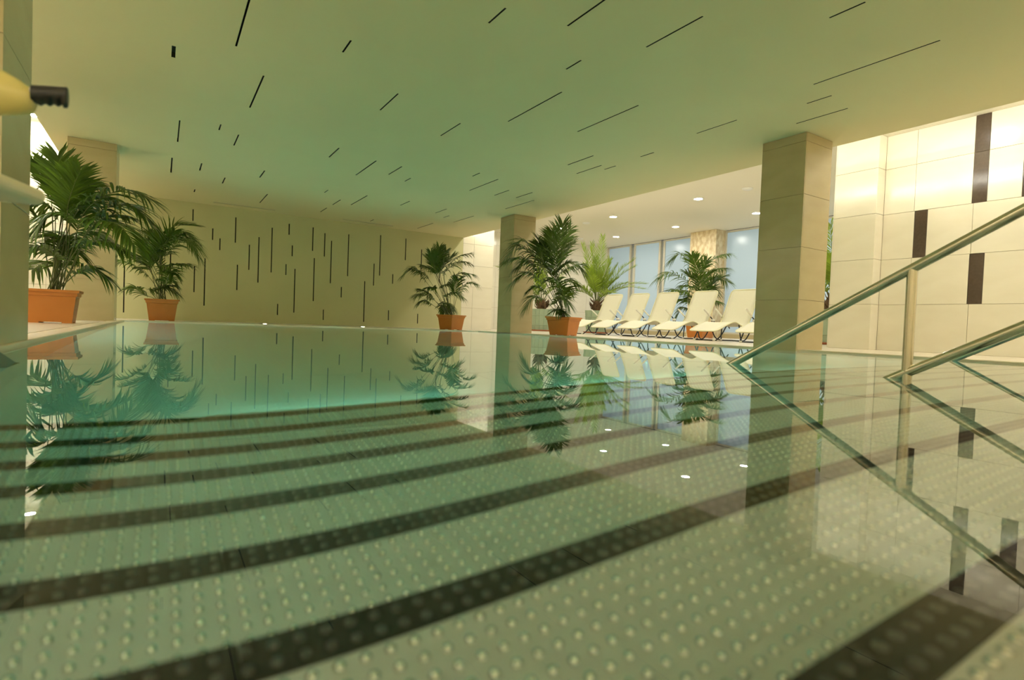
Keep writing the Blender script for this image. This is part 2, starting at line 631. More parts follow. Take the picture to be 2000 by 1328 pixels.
# ------------------------------------------------------------------ dropped ceiling with slots
SLITS = [((488, 0), (460, 90)), ((988, 16), (954, 45)), ((1183, 0), (1107, 50)), ((1373, 32), (1262, 92)), ((1690, 4), (1620, 35)),
         ((1838, 80), (1587, 164)), ((686, 79), (669, 102)), ((340, 90), (338, 112)), ((1136, 118), (1105, 135)), ((516, 148), (487, 210)),
         ((1099, 180), (991, 237)), ((778, 183), (742, 215)), ((1248, 206), (1127, 257)), ((1625, 187), (1575, 202)), ((1657, 212), (1554, 241)),
         ((1441, 235), (1359, 260)), ((900, 241), (860, 265)), ((351, 235), (347, 277)), ((431, 243), (428, 254)), ((466, 263), (457, 284)),
         ((662, 289), (643, 307)), ((735, 314), (695, 342)), ((784, 325), (760, 341)), ((1278, 298), (1250, 306)), ((1159, 304), (1109, 322)),
         ((1175, 323), (1126, 339)), ((1203, 324), (1180, 331)), ((336, 308), (334, 337)), ((394, 319), (390, 333)), ((515, 333), (509, 347)),
         ((803, 348), (790, 354)), ((440, 347), (434, 358)), ((938, 338), (922, 344)), ((973, 350), (917, 372)), ((997, 372), (963, 381)),
         ((1041, 376), (1007, 386)), ((1043, 391), (987, 408)), ((522, 379), (508, 396)), ((717, 382), (686, 400)), ((664, 390), (651, 400)),
         ((641, 371), (634, 376)), ((638, 406), (626, 414)), ((801, 393), (781, 401)), ((872, 408), (851, 416)), ((877, 421), (867, 425)),
         ((926, 422), (885, 434)), ((846, 436), (815, 446)), ((730, 429), (723, 432)), ((381, 370), (379, 375))]
crects = []
for p, q in SLITS:
    A, B = on_plane(*p, 2, HC), on_plane(*q, 2, HC)
    xm = (A[0] + B[0]) / 2
    ya, yb = sorted((A[1], B[1]))
    wd = 0.008 if p[1] < 270 else 0.010
    if p == (340, 90):
        wd = 0.016
    if p[1] == 0:
        ya -= 0.5
    crects.append((xm - wd, xm + wd, ya, yb))
# a few more outside the frame, the pattern goes on overhead
rnd = random.Random(5)
for k in range(10):
    x, y, l = rnd.uniform(-1.0, 6.6), rnd.uniform(-2.3, -0.4), rnd.choice((0.25, 0.5, 0.9))
    crects.append((x - 0.008, x + 0.008, y, y + l))
vrects = []
for p, q in (((417, 395), (538, 411)), ((667, 430), (766, 442))):
    A, B = on_plane(*p, 2, HC), on_plane(*q, 2, HC)
    vrects.append((A[0], B[0], 13.72, 13.80))

TH = 0.16
b = MB()
for (x0, x1, y0, y1) in plate_with_holes(SX0, SX1, SY0, YB, crects + vrects):
    b.add([(x0, y0, HC), (x0, y1, HC), (x1, y1, HC), (x1, y0, HC)], [(0, 1, 2, 3)])
z1 = HC + TH
b.add([(SX0, SY0, HC), (SX1, SY0, HC), (SX1, YB, HC), (SX0, YB, HC), (SX0, SY0, z1), (SX1, SY0, z1), (SX1, YB, z1), (SX0, YB, z1)],
      [(4, 5, 6, 7), (0, 1, 5, 4), (1, 2, 6, 5), (2, 3, 7, 6), (3, 0, 4, 7)])
ceil = struct(b.build('ceiling', 'plaster'), 'dropped olive cream plaster ceiling over the pool with thin slots', 'ceiling')


def slot_mesh(axis_a, a0, a1, b0, b1, depth, m='slot_dark'):
    s = MB()
    # open channel: walls and top, local coords centred
    s.add([(a0, b0, 0), (a1, b0, 0), (a1, b1, 0), (a0, b1, 0), (a0, b0, depth), (a1, b0, depth), (a1, b1, depth), (a0, b1, depth)],
          [(4, 7, 6, 5), (0, 4, 5, 1), (1, 5, 6, 2), (2, 6, 7, 3), (3, 7, 4, 0)])
    return s


for (x0, x1, y0, y1) in crects:
    cx, cy = (x0 + x1) / 2, (y0 + y1) / 2
    slot_mesh('x', x0 - cx, x1 - cx, y0 - cy, y1 - cy, 0.05).build('slot', 'slot_dark', ceil, (cx, cy, HC))
for (x0, x1, y0, y1) in vrects:
    cx, cy = (x0 + x1) / 2, (y0 + y1) / 2
    vt = slot_mesh('x', x0 - cx, x1 - cx, y0 - cy, y1 - cy, 0.06).build('air_vent', 'plaster_wall', ceil, (cx, cy, HC))
    for k in range(3):
        bl = MB()
        yy = -0.02 + 0.02 * k
        bl.box((x0 - cx, yy - 0.002, 0.004), (x1 - cx, yy + 0.002, 0.03))
        bl.build('blade', 'alu', vt)

# upper ceilings
b = MB()
b.box((XWL, YNEAR, HU), (XWIN, YFAR, HU + 0.1))
struct(b.build('ceiling.001', 'plaster_upper'), 'upper cream ceiling above the lounger area with downlights', 'ceiling')
b = MB()
b.box((SX1 - 0.9, YNEAR, HR), (XWR + 0.1, YPIER + 0.62, HR + 0.08))
struct(b.build('ceiling.002', 'plaster_upper'), 'cream ceiling strip beside the tiled wall with dark inlays', 'ceiling')
b = MB()
b.box((SX1 - 0.9, YPIER + 0.62, HR), (XWR + 0.1, YPIER + 0.70, HU))
struct(b.build('wall_bulkhead', 'plaster_upper'), 'cream bulkhead between the two ceiling heights', 'wall')

# ------------------------------------------------------------------ back wall with vertical slots
WS = [(90, 162, 238), (218, 287, 362), (265, 352, 428), (367, 215, 380), (98, 530, 702), (165, 482, 790), (455, 393, 557), (516, 343, 640),
      (377, 523, 688), (602, 282, 574), (716, 257, 328), (736, 398, 468), (695, 520, 590), (640, 778, 850), (750, 550, 835), (870, 280, 433),
      (876, 480, 760), (938, 815, 883), (947, 318, 470), (988, 367, 644), (1055, 668, 736), (1100, 325, 598), (1204, 630, 895), (1267, 516, 659),
      (1308, 330, 594), (1390, 585, 647), (1362, 820, 885), (1474, 353, 494), (1576, 424, 600), (1697, 398, 640), (1552, 843, 906)]
WS = [(350 + x / 3.3333, 360 + a / 3.3333, 360 + c / 3.3333) for x, a, c in WS]
WS += [(x / 3.018, 280 + a / 3.018, 280 + c / 3.018) for x, a, c in ((731, 720, 997), (876, 490, 640), (1004, 650, 830))]
wrects = []
for (u, va, vb) in WS:
    A, B = on_plane(u, va, 1, YB), on_plane(u, vb, 1, YB)
    xm = (A[0] + B[0]) / 2
    wrects.append((xm - 0.0115, xm + 0.0115, max(B[2], 0.05), min(A[2], 2.58)))
b = MB()
for (x0, x1, z0, z1) in plate_with_holes(SX0, SX1, -0.1, HU, wrects):
    b.add([(x0, YB, z0), (x1, YB, z0), (x1, YB, z1), (x0, YB, z1)], [(0, 1, 2, 3)])
b.box((SX0, YB + 0.06, -0.1), (SX1, YB + 0.12, HU))
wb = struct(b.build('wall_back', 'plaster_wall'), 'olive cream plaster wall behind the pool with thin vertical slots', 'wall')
for (x0, x1, z0, z1) in wrects:
    cx, cz = (x0 + x1) / 2, (z0 + z1) / 2
    s = MB()
    a0, a1, c0, c1, d = x0 - cx, x1 - cx, z0 - cz, z1 - cz, 0.05
    s.add([(a0, 0, c0), (a1, 0, c0), (a1, 0, c1), (a0, 0, c1), (a0, d, c0), (a1, d, c0), (a1, d, c1), (a0, d, c1)],
          [(4, 5, 6, 7), (0, 1, 5, 4), (1, 2, 6, 5), (2, 3, 7, 6), (3, 0, 4, 7)])
    s.build('slot', 'slot_dark', wb, (cx, YB, cz))

# ------------------------------------------------------------------ tiled walls
_tile_cache = {}


def tile_piece(parent, face, u0, u1, z0, z1, pos, m='limestone', th=0.018, g=0.0022):
    """face: '-x' '+x' '-y' '+y'; u is the horizontal axis of the wall; pos the wall plane. The tile stands proud of it."""
    key = (face[1], round(u1 - u0, 3), round(z1 - z0, 3), m, th)
    if key not in _tile_cache:
        hw, hh = (u1 - u0) / 2 - g, (z1 - z0) / 2 - g
        t = MB()
        if face[1] == 'x':
            t.bevel_box((-th / 2, -hw, -hh), (th / 2, hw, hh), 0.0012)
        else:
            t.bevel_box((-hw, -th / 2, -hh), (hw, th / 2, hh), 0.0012)
        _tile_cache[key] = t.mesh('dark_tile' if m == 'dark_tile' else 'tile', m)
    s = -1 if face[0] == '-' else 1
    c = pos + s * th / 2
    loc = (c, (u0 + u1) / 2, (z0 + z1) / 2) if face[1] == 'x' else ((u0 + u1) / 2, c, (z0 + z1) / 2)
    return link('dark_tile' if m == 'dark_tile' else 'tile', _tile_cache[key], parent, loc)


ROWZ = [DK, 0.69, 1.36, 2.03, 2.70, 3.37, HU]


def tile_grid(parent, face, u0, u1, pos, rows, width, m='limestone', offset=0.0, skip=()):
    for r in range(len(rows) - 1):
        z0, z1 = rows[r], rows[r + 1]
        js = [u0]
        x = u0 + (width * 0.5 if (offset and r % 2) else width)
        while x < u1 - 0.08:
            js.append(x)
            x += width
        js.append(u1)
        for a, c in zip(js[:-1], js[1:]):
            tile_piece(parent, face, a, c, z0, z1, pos, m)


# right wall beside the stairs: rows with dark upright inlays
bk = MB()
bk.box((XWR + 0.018, YNEAR, 0), (XWR + 0.12, YPIER, HR + 0.05))
wr = struct(bk.build('wall_right', 'joint'), 'polished cream limestone wall with dark upright inlaid tiles', 'wall')
DARK = {0: [], 1: [(2.90, 3.06), (1.50, 1.66)], 2: [(3.57, 3.73), (2.10, 2.26), (0.2, 0.36)], 3: [(2.91, 3.07), (2.40, 2.56), (0.95, 1.11)],
        4: [(2.91, 3.07), (1.7, 1.86)]}
JO = {0: [3.04, 1.67, 0.3, -1.07, -2.44], 1: [3.74, 2.35, 0.98, -0.4, -1.75], 2: [3.05, 1.67, 0.9, -0.5, -1.9], 3: [3.74, 1.7, 0.3, -1.0, -2.4],
      4: [3.74, 2.35, 0.98, -0.4, -1.75]}
rowsr = [DK, 0.69, 1.36, 2.03, 2.70, HR]
for r in range(5):
    cuts = sorted(set([YNEAR, YPIER] + [y for d in DARK[r] for y in d] + JO[r]))
    for a, c in zip(cuts[:-1], cuts[1:]):
        if c - a < 0.02:
            continue
        isd = any(abs(a - d[0]) < 0.001 and abs(c - d[1]) < 0.001 for d in DARK[r])
        tile_piece(wr, '-x', a, c, rowsr[r], rowsr[r + 1], XWR + 0.018, 'dark_tile' if isd else 'limestone')

# pier at the end of that wall
PX = 8.88
bk = MB()
bk.box((PX + 0.018, YPIER + 0.018, 0), (XWR + 0.25, 4.74, HR + 0.05))
pier = struct(bk.build('wall_pier', 'joint'), 'projecting cream limestone pier at the end of the inlaid wall', 'wall')
tile_grid(pier, '-x', YPIER, 4.74, PX + 0.018, rowsr, 0.7)
tile_grid(pier, '-y', PX, XWR, YPIER + 0.018, rowsr, 0.7)
tile_grid(pier, '+y', PX, XWR + 0.25, 4.74, rowsr, 0.7)

# lounge near wall (faces the loungers, hidden from the pool), window wall, far wall, side returns
b = MB()
b.box((XWR + 0.1, 4.60, 0), (XWIN + 0.3, 4.72, HU))
struct(b.build('wall_lounge', 'plaster_upper'), 'plain cream wall at the near end of the lounger area', 'wall')
b = MB()
b.box((8.2, YFAR + 0.018, 0), (XWIN + 0.3, YFAR + 0.12, HU))
wf = struct(b.build('wall_far', 'joint'), 'cream limestone wall behind the green planters', 'wall')
tile_grid(wf, '-y', 8.2, XWIN, YFAR + 0.018, [DK, 0.85, 1.65, 2.45, 3.25, HU], 0.92)
b = MB()
b.box((SX1, YB + 0.018, 0), (8.2 - 0.018, YFAR, HU))
wt = struct(b.build('wall_return', 'joint'), 'cream limestone wall block beside the slotted wall', 'wall')
CR = [DK, 0.63, 1.235, 1.84, 2.45, 3.06, HU]
for r in range(6):
    for a, c in ((SX1, 7.55), (7.55, 8.2)):
        tile_piece(wt, '-y', a, c, CR[r], CR[r + 1], YB + 0.018)
tile_grid(wt, '+x', YB, YFAR, 8.2 - 0.018, CR, 0.92)
# left of the slotted wall
b = MB()
b.box((XWL, YB + 0.018, 0), (SX0, YB + 0.12, HU))
wl2 = struct(b.build('wall_back_left', 'joint'), 'cream limestone wall behind the large palm trough', 'wall')
for r in range(6):
    for a, c in ((XWL, -1.91), (-1.91, SX0)):
        tile_piece(wl2, '-y', a, c, CR[r], CR[r + 1], YB + 0.018)
b = MB()
b.box((XWL - 0.12, YNEAR, 0), (XWL - 0.018, YB, HU))
wl = struct(b.build('wall_left', 'joint'), 'cream limestone side wall lit from the cove', 'wall')
tile_grid(wl, '+x', YNEAR, YB, XWL - 0.018, CR, 1.84)
b = MB()
b.box((XWL, YNEAR - 0.12, 0), (XWR + 0.1, YNEAR, HU))
struct(b.build('wall_front', 'plaster_upper'), 'plain cream wall behind the stairs', 'wall')

# ------------------------------------------------------------------ columns
CJ = [DK, 0.615, 1.243, 1.87, 2.495, HC]


def column(x0, y0, label, w=0.57):
    t = thing('column', label, 'column', (x0 + w / 2, y0 + w / 2, 0), group='stone clad columns at the pool edge')
    h = w / 2
    c = MB()
    c.box((-h + 0.018, -h + 0.018, -0.3), (h - 0.018, h - 0.018, HC - 0.001))
    c.build('core', 'joint', t)
    for r in range(5):
        z0, z1 = CJ[r], CJ[r + 1]
        if r == 0:
            z0 = -0.2
        if r == 4:
            z1 = HC - 0.002
        for face, pos in (('-x', -h + 0.018), ('+x', h - 0.018), ('-y', -h + 0.018), ('+y', h - 0.018)):
            e = 0.0 if face[1] == 'x' else 0.016
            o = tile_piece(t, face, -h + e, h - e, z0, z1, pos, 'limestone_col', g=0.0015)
            o.name = 'cladding_panel'
    return t


column(6.42, 3.80, 'tall cream stone clad column standing by the water between loungers and handrail')
column(6.46, 10.30, 'cream stone clad column behind the terracotta pot with the arching palm')
column(-0.54 - 0.57, 2.95, 'cream stone clad column beside the pool lift')
column(-0.58 - 0.57, 10.05, 'cream stone clad column behind the large palm trough')

# ------------------------------------------------------------------ window wall
b = MB()
b.box((XWIN + 0.16, 4.7, 0), (XWIN + 0.3, YFAR, HU))
struct(b.build('wall_window', 'plaster_upper'), 'outer wall behind the frosted glass panels', 'wall')
WY = [(17.32, 18.66), (15.68, 17.03), (14.06, 15.42), (11.20, 12.60), (9.75, 11.15), (8.3, 9.7), (6.85, 8.25), (5.4, 6.8)]
for i, (y0, y1) in enumerate(WY):
    wdw = struct(link('window_%d' % (i + 1), None, None, (XWIN, (y0 + y1) / 2, 0)), 'tall frosted glass window panel', 'window')
    hw = (y1 - y0) / 2
    fr = MB()
    ft = 0.05
    fr.box((-0.02, -hw - 0.06, DK), (0.06, -hw + 0.03, HU - 0.02))
    fr.box((-0.02, hw - 0.03, DK), (0.06, hw + 0.06, HU - 0.02))
    fr.box((-0.02, -hw + 0.03, HU - 0.08), (0.06, hw - 0.03, HU - 0.02))
    fr.box((-0.02, -hw + 0.03, DK), (0.06, hw - 0.03, 0.22))
    fr.build('window_frame', 'alu', wdw)
    pn = MB()
    pn.box((0.02, -hw + 0.03, 0.22), (0.035, hw - 0.03, HU - 0.08))
    pn.build('pane', 'pane', wdw)
b = MB()
b.bevel_box((16.2, 12.64, DK), (16.86, 13.76, HU), 0.004)
tag(b.build('pillar', 'travertine'), 'mottled travertine pillar between the frosted windows', 'pillar')
sk = MB()
sk.box((16.62, 13.76, DK), (16.68, YFAR, 0.16))
sk.box((16.62, 4.7, DK), (16.68, 12.64, 0.16))
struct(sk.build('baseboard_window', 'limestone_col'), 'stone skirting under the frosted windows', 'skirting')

# ------------------------------------------------------------------ lamps


def downlight(x, y, z, label, group, glow='lamp_glow'):
    t = thing('ceiling_light', label, 'downlight', (x, y, z), group=group)
    r = MB()
    r.lathe([(0.105, 0.0), (0.135, 0.0), (0.14, -0.008), (0.125, -0.014), (0.105, -0.012), (0.105, 0.0)], n=28)
    r.build('trim_ring', 'lamp_trim', t)
    d = MB()
    d.disc((0, 0, -0.006), 0.105, n=28, flip=True)
    d.build('diffuser', glow, t)
    return t


G1 = 'recessed downlights over the loungers'
for (x, y) in ((12.18, 7.0), (12.18, 10.14), (12.18, 13.47), (12.25, 16.27), (14.88, 7.1), (14.86, 10.22), (14.88, 13.3), (14.9, 16.27)):
    if x < 13:
        downlight(x, y, HU, 'round recessed downlight in the row straight above the sun loungers', G1)
    else:
        downlight(x, y, HU, 'round recessed downlight in the row nearest the frosted windows', 'recessed downlights by the frosted windows')
for (x, y) in ((9.5, 16.6), (8.1, 12.9), (8.1, 9.8), (8.1, 6.7)):
    downlight(x, y, HU, 'round recessed downlight in the upper ceiling near the dropped ceiling edge', 'downlights near the dropped ceiling edge')
for y in (3.1, 1.5, -0.1, -1.7):
    downlight(8.0, y, HR, 'round recessed downlight above the inlaid stone wall', 'downlights above the inlaid wall', 'lamp_glow_wall')
for y in (13.75, 12.3, 9.2, 6.1, 3.0, 0.0):
    downlight(-2.05, y, HU, 'round recessed downlight above the side aisle with the palm trough', 'downlights above the side aisle')


def detector(x, y):
    t = MB()
    t.lathe([(0.0, 0.0), (0.13, 0.0), (0.13, -0.012), (0.11, -0.03), (0.06, -0.045), (0.0, -0.047)], n=24)
    return tag(t.build('ceiling_speaker', 'lamp_trim', None, (x, y, HU)), 'flat round white ceiling unit between two downlights', 'ceiling unit',
               'flat round ceiling units')


for p in ((12.22, 14.86), (12.19, 8.66), (14.2, 17.6)):
    detector(*p)


def cove_tube(x, y0, y1, z, m, label, group, rz=0.0):
    t = thing('fluorescent_tube', label, 'tube lamp', (x, (y0 + y1) / 2, z), rz, group=group)
    h = (y1 - y0) / 2
    s = MB()
    s.tube([(0, -h + 0.04, 0.035), (0, h - 0.04, 0.035)], 0.016, n=6, caps=False)
    s.build('tube', m, t)
    e = MB()
    e.box((-0.025, -h, -0.0), (0.025, h, 0.014))
    e.box((-0.02, -h, 0.014), (0.02, -h + 0.04, 0.055))
    e.box((-0.02, h - 0.04, 0.014), (0.02, h, 0.055))
    e.build('holder', 'lamp_trim', t)


y = -2.3
while y < 13.9:
    cove_tube(SX1 - 0.10, y, y + 1.5, HC + TH, 'tube_glow_r', 'fluorescent tube lying in the cove above the dropped ceiling, lounger side', 'cove tubes, lounger side')
    cove_tube(SX0 + 0.10, y, y + 1.5, HC + TH, 'tube_glow_l', 'fluorescent tube lying in the cove above the dropped ceiling, aisle side', 'cove tubes, aisle side')
    y += 1.58

for k in range(5):  # unseen tubes added to brighten the ceiling and the stair treads
    cove_tube(SX0 + 1.0 + 1.58 * k, SY0 + 0.10 - 0.75, SY0 + 0.10 + 0.75, HC + TH, 'tube_fill_n', 'unseen fluorescent tube added as fill light above the stairs end of the dropped ceiling',
              'added fill tubes, stairs end', math.pi / 2)

for (u, v) in ((517, 635), (708, 640)):
    p = on_plane(u, 640, 2, DK)
    x = on_plane(u, v, 1, YF + 0.35)[0]
    t = thing('floor_uplight', 'small bright recessed uplight at the foot of the slotted wall', 'uplight', (x, YF + 0.32, DK), group='recessed uplights by the slotted wall')
    r = MB()
    r.lathe([(0.04, 0.0), (0.075, 0.0), (0.072, 0.004), (0.06, 0.005), (0.045, 0.003)], n=20)
    r.build('bezel', 'rail_steel', t)
    d = MB()
    d.lathe([(0.045, 0.003), (0.03, 0.006), (0.0, 0.008)], n=20)
    d.build('lens', 'uplight_glow', t)

# ------------------------------------------------------------------ handrails in the stairs
RX = 2.84
SL = -0.50 / 0.90


def handrail_centre():
    t = thing('handrail', 'brushed steel double handrail descending into the water on the stairs', 'handrail', (RX, 0, 0))

    def zt(y):
        return (2.06 - y) * 0.5535

    def zl(y):
        return (1.215 - y) * 0.5535
    r = 0.0215
    u = MB()
    u.tube([(0, y, zt(y)) for y in (-1.0, -0.6, 0.0, 1.2, 2.06, 3.2)] , r, n=20)
    u.build('upper_rail', 'rail_steel', t)
    l = MB()
    l.tube([(0, y, zl(y)) for y in (-1.0, 0.0, 1.2, 2.3)], r, n=20)
    l.build('lower_rail', 'rail_steel', t)
    for yp in (1.16, 2.75, -0.55):
        zb = -0.01
        for i, (yn, z) in enumerate(NOSE):
            lo = NOSE[i - 1][0] if i else -1
            if lo < yp <= yn:
                zb = z
        if yp > NOSE[-1][0]:
            zb = ZF
        if yp < -0.4:
            zb = DK
        p = MB()
        p.tube([(0, yp, zb), (0, yp, zt(yp) - 0.004)], r * 0.98, n=20)
        p.lathe([(0.045, zb), (0.045, zb + 0.006), (0.03, zb + 0.012), (r, zb + 0.014)], (0, yp, 0), n=20)
        p.build('post', 'rail_steel', t)


handrail_centre()
t = thing('handrail', 'slim steel single handrail at the far side of the stairs', 'handrail', (6.25, 0, 0))
s = MB()
s.tube([(0, y, (2.19 - y) * 0.5535) for y in (-0.6, 0.5, 2.19, 2.9)], 0.0215, n=14)
s.build('rail', 'rail_steel', t)
s = MB()
s.tube([(0, 2.5, ZF), (0, 2.5, (2.19 - 2.5) * 0.5535)], 0.02, n=12)
s.build('post', 'rail_steel', t)
s = MB()
s.tube([(0, -0.5, DK), (0, -0.5, 2.69 * 0.5535)], 0.02, n=12)
s.build('post', 'rail_steel', t)

# ------------------------------------------------------------------ pool lift at the left edge
lift = thing('pool_lift', 'cream plastic pool lift chair with black ridged hand grip beside the column', 'pool lift', (-0.62, 1.25, 0))
LO = np.array([-0.62, 1.25, 0.0])


def at_depth(u, v, t):
    """point along the pixel ray at horizontal distance t, relative to the lift base"""
    d = ray(u, v)
    return Vector(CAM + d / math.hypot(d[0], d[1]) * t - LO)


def ellipse_tube(mb, pts, rad, n=16, smooth=True):
    """tube with per point (ry, rz) radii in the plane across the X axis of travel"""
    vs, F = [], []
    for p, (ra, rb) in zip(pts, rad):
        for k in range(n):
            a = 2 * math.pi * k / n
            vs.append((p[0], p[1] + ra * math.cos(a), p[2] + rb * math.sin(a)))
    for i in range(len(pts) - 1):
        for k in range(n):
            k2 = (k + 1) % n
            F.append((i * n + k, i * n + k2, (i + 1) * n + k2, (i + 1) * n + k))
    mb.add(vs, F, smooth)
    mb.add([vs[k] for k in range(n)], [tuple(reversed(range(n)))])
    mb.add(vs[-n:], [tuple(range(n))])


g0, g1 = at_depth(62, 186, 1.40), at_depth(133, 190, 1.40)
# grip with four finger ridges
gm = MB()
pts, rad = [], []
for i in range(33):
    s = i / 32
    p = g0.lerp(g1, s)
    rr = 0.0185 if s < 0.97 else 0.0155
    dip = 0.0020 * (0.5 - 0.5 * math.cos(2 * math.pi * s * 4.2))
    if s > 0.86:
        dip = -0.0012
    pts.append((p.x, p.y, p.z + dip * 0.9))
    rad.append((rr, rr - dip * 0.9))
ellipse_tube(gm, pts, rad)
grip = gm.build('hand_grip', 'rubber', lift)
pm = MB()
pg = at_depth(52, 184, 1.40)
ellipse_tube(pm, [(pg.x - 0.02, pg.y, pg.z), (g0.x + 0.004, g0.y, g0.z)], [(0.013, 0.013), (0.013, 0.013)])
pm.build('grip_peg', 'white_plastic', lift)
# armrest body: rounded moulding sloping down to its nose
a0, a1, a2 = at_depth(-150, 168, 1.43), at_depth(0, 180, 1.42), at_depth(60, 197, 1.41)
am = MB()
ellipse_tube(am, [tuple(a0), tuple(a0.lerp(a1, 0.6)), tuple(a1), tuple(a1.lerp(a2, 0.5)), tuple(a2), tuple(a2 + (a2 - a1) * 0.12), tuple(a2 + (a2 - a1) * 0.2)],
             [(0.03, 0.045), (0.03, 0.045), (0.03, 0.042), (0.03, 0.034), (0.028, 0.024), (0.022, 0.017), (0.01, 0.007)], n=18)
am.build('armrest', 'lift_arm', lift)
cm = MB()
cp = at_depth(-10, 146, 1.42)
ellipse_tube(cm, [(cp.x - 0.12, cp.y, cp.z), (cp.x, cp.y, cp.z), (cp.x + 0.016, cp.y, cp.z - 0.003)], [(0.016, 0.012), (0.016, 0.011), (0.008, 0.005)])
cm.build('armrest_clip', 'alu', lift)
# seat board, turned 16 degrees, seen from below its rim
F0 = at_depth(88, 386, 1.55)
E1 = Vector((math.sin(0.28), math.cos(0.28), 0))
E2 = Vector((math.cos(0.28), -math.sin(0.28), 0))
sm = MB()
prof = []
for i in range(9):
    a = -math.pi / 2 + math.pi * i / 8
    prof.append((-0.017 + 0.017 * math.cos(a), 0.017 * math.sin(a)))
prof += [(-0.25, 0.024), (-0.50, 0.03), (-0.50, -0.006), (-0.25, -0.012)]
k = len(prof)
vs = [tuple(F0 + E1 * yy + E2 * x + Vector((0, 0, z))) for yy in (-0.44, 0.0) for x, z in prof]
sm.add(vs, [tuple(range(k)), tuple(reversed(range(k, 2 * k)))] + [(i, k + i, k + (i + 1) % k, (i + 1) % k) for i in range(k)])
sm.build('seat', 'lift_plastic', lift)
bm_ = MB()
p0 = F0 - E2 * 0.52
vs = []
for (e1, e2, z) in [(a, b_, c) for c in (0.03, 0.55) for a in (-0.44, 0.0) for b_ in (-0.03, 0.03)]:
    vs.append(tuple(p0 + E1 * e1 + E2 * (e2 - 0.12 * z) + Vector((0, 0, z))))
bm_.add(vs, [(0, 2, 3, 1), (4, 5, 7, 6), (0, 1, 5, 4), (2, 6, 7, 3), (0, 4, 6, 2), (1, 3, 7, 5)])
bm_.build('backrest', 'lift_plastic', lift)
sx1, sz = (F0 - E1 * 0.2).x, F0.z
s0 = F0 - E1 * 0.2
# mast and footplate
mm = MB()
mm.tube([(-0.05, 0.55, DK), (-0.05, 0.55, 1.35)], 0.045, n=18)
mm.tube([(-0.05, 0.55, 0.40), (sx1 - 0.45, s0.y + 0.05, 0.39)], 0.028, n=12)
mm.tube([(a0.x, a0.y, a0.z), (sx1 - 0.53, a0.y, a0.z), (sx1 - 0.53, a0.y, sz + 0.1)], 0.02, n=10)
mm.tube([(sx1 - 0.26, s0.y + 0.05, sz), (sx1 - 0.24, s0.y + 0.05, 0.24), (sx1 - 0.16, s0.y + 0.3, 0.10)], 0.018, n=10)
mm.build('mast', 'rail_steel', lift)
bs = MB()
bs.lathe([(0.11, DK), (0.11, DK + 0.02), (0.06, DK + 0.05)], (-0.05, 0.55, 0), n=20)
bs.build('base_flange', 'rail_steel', lift)
fp = MB()
tip = np.array(on_plane(14, 717, 2, 0.0)) - LO
fp.add([(tip[0], tip[1] - 0.02, -0.01), (tip[0], tip[1] + 0.18, -0.01), (tip[0] - 0.16, tip[1] + 0.18, 0.13), (tip[0] - 0.16, tip[1] - 0.02, 0.13),
        (tip[0] - 0.02, tip[1] - 0.02, -0.01), (tip[0] - 0.02, tip[1] + 0.18, -0.01), (tip[0] - 0.18, tip[1] + 0.18, 0.13), (tip[0] - 0.18, tip[1] - 0.02, 0.13)],
       [(0, 1, 2, 3), (7, 6, 5, 4), (0, 3, 7, 4), (1, 5, 6, 2), (0, 4, 5, 1), (3, 2, 6, 7)])
fp.build('footplate', 'lift_dark', lift)

# ------------------------------------------------------------------ loungers
LPROF = [(0.0, 0.205), (0.05, 0.225), (0.18, 0.28), (0.34, 0.345), (0.50, 0.395), (0.60, 0.405), (0.72, 0.385), (0.88, 0.345), (1.02, 0.33),
         (1.14, 0.345), (1.25, 0.40), (1.35, 0.50), (1.44, 0.63), (1.53, 0.77), (1.62, 0.91), (1.70, 1.03), (1.75, 1.10), (1.78, 1.145)]


def smooth_prof(P, n=3):
    out = []
    for i in range(len(P) - 1):
        p0 = P[max(i - 1, 0)]
        p1, p2 = P[i], P[i + 1]
        p3 = P[min(i + 2, len(P) - 1)]
        for k in range(n):
            t = k / n
            out.append(tuple(0.5 * (2 * b_ + (c - a) * t + (2 * a - 5 * b_ + 4 * c - d) * t * t + (3 * b_ - a - 3 * c + d) * t ** 3)
                             for a, b_, c, d in zip(p0, p1, p2, p3)))
    out.append(P[-1])
    return out


LPROF = [(x if x < 0.6 else 0.6 + (x - 0.6) * 0.69, z) for x, z in LPROF]


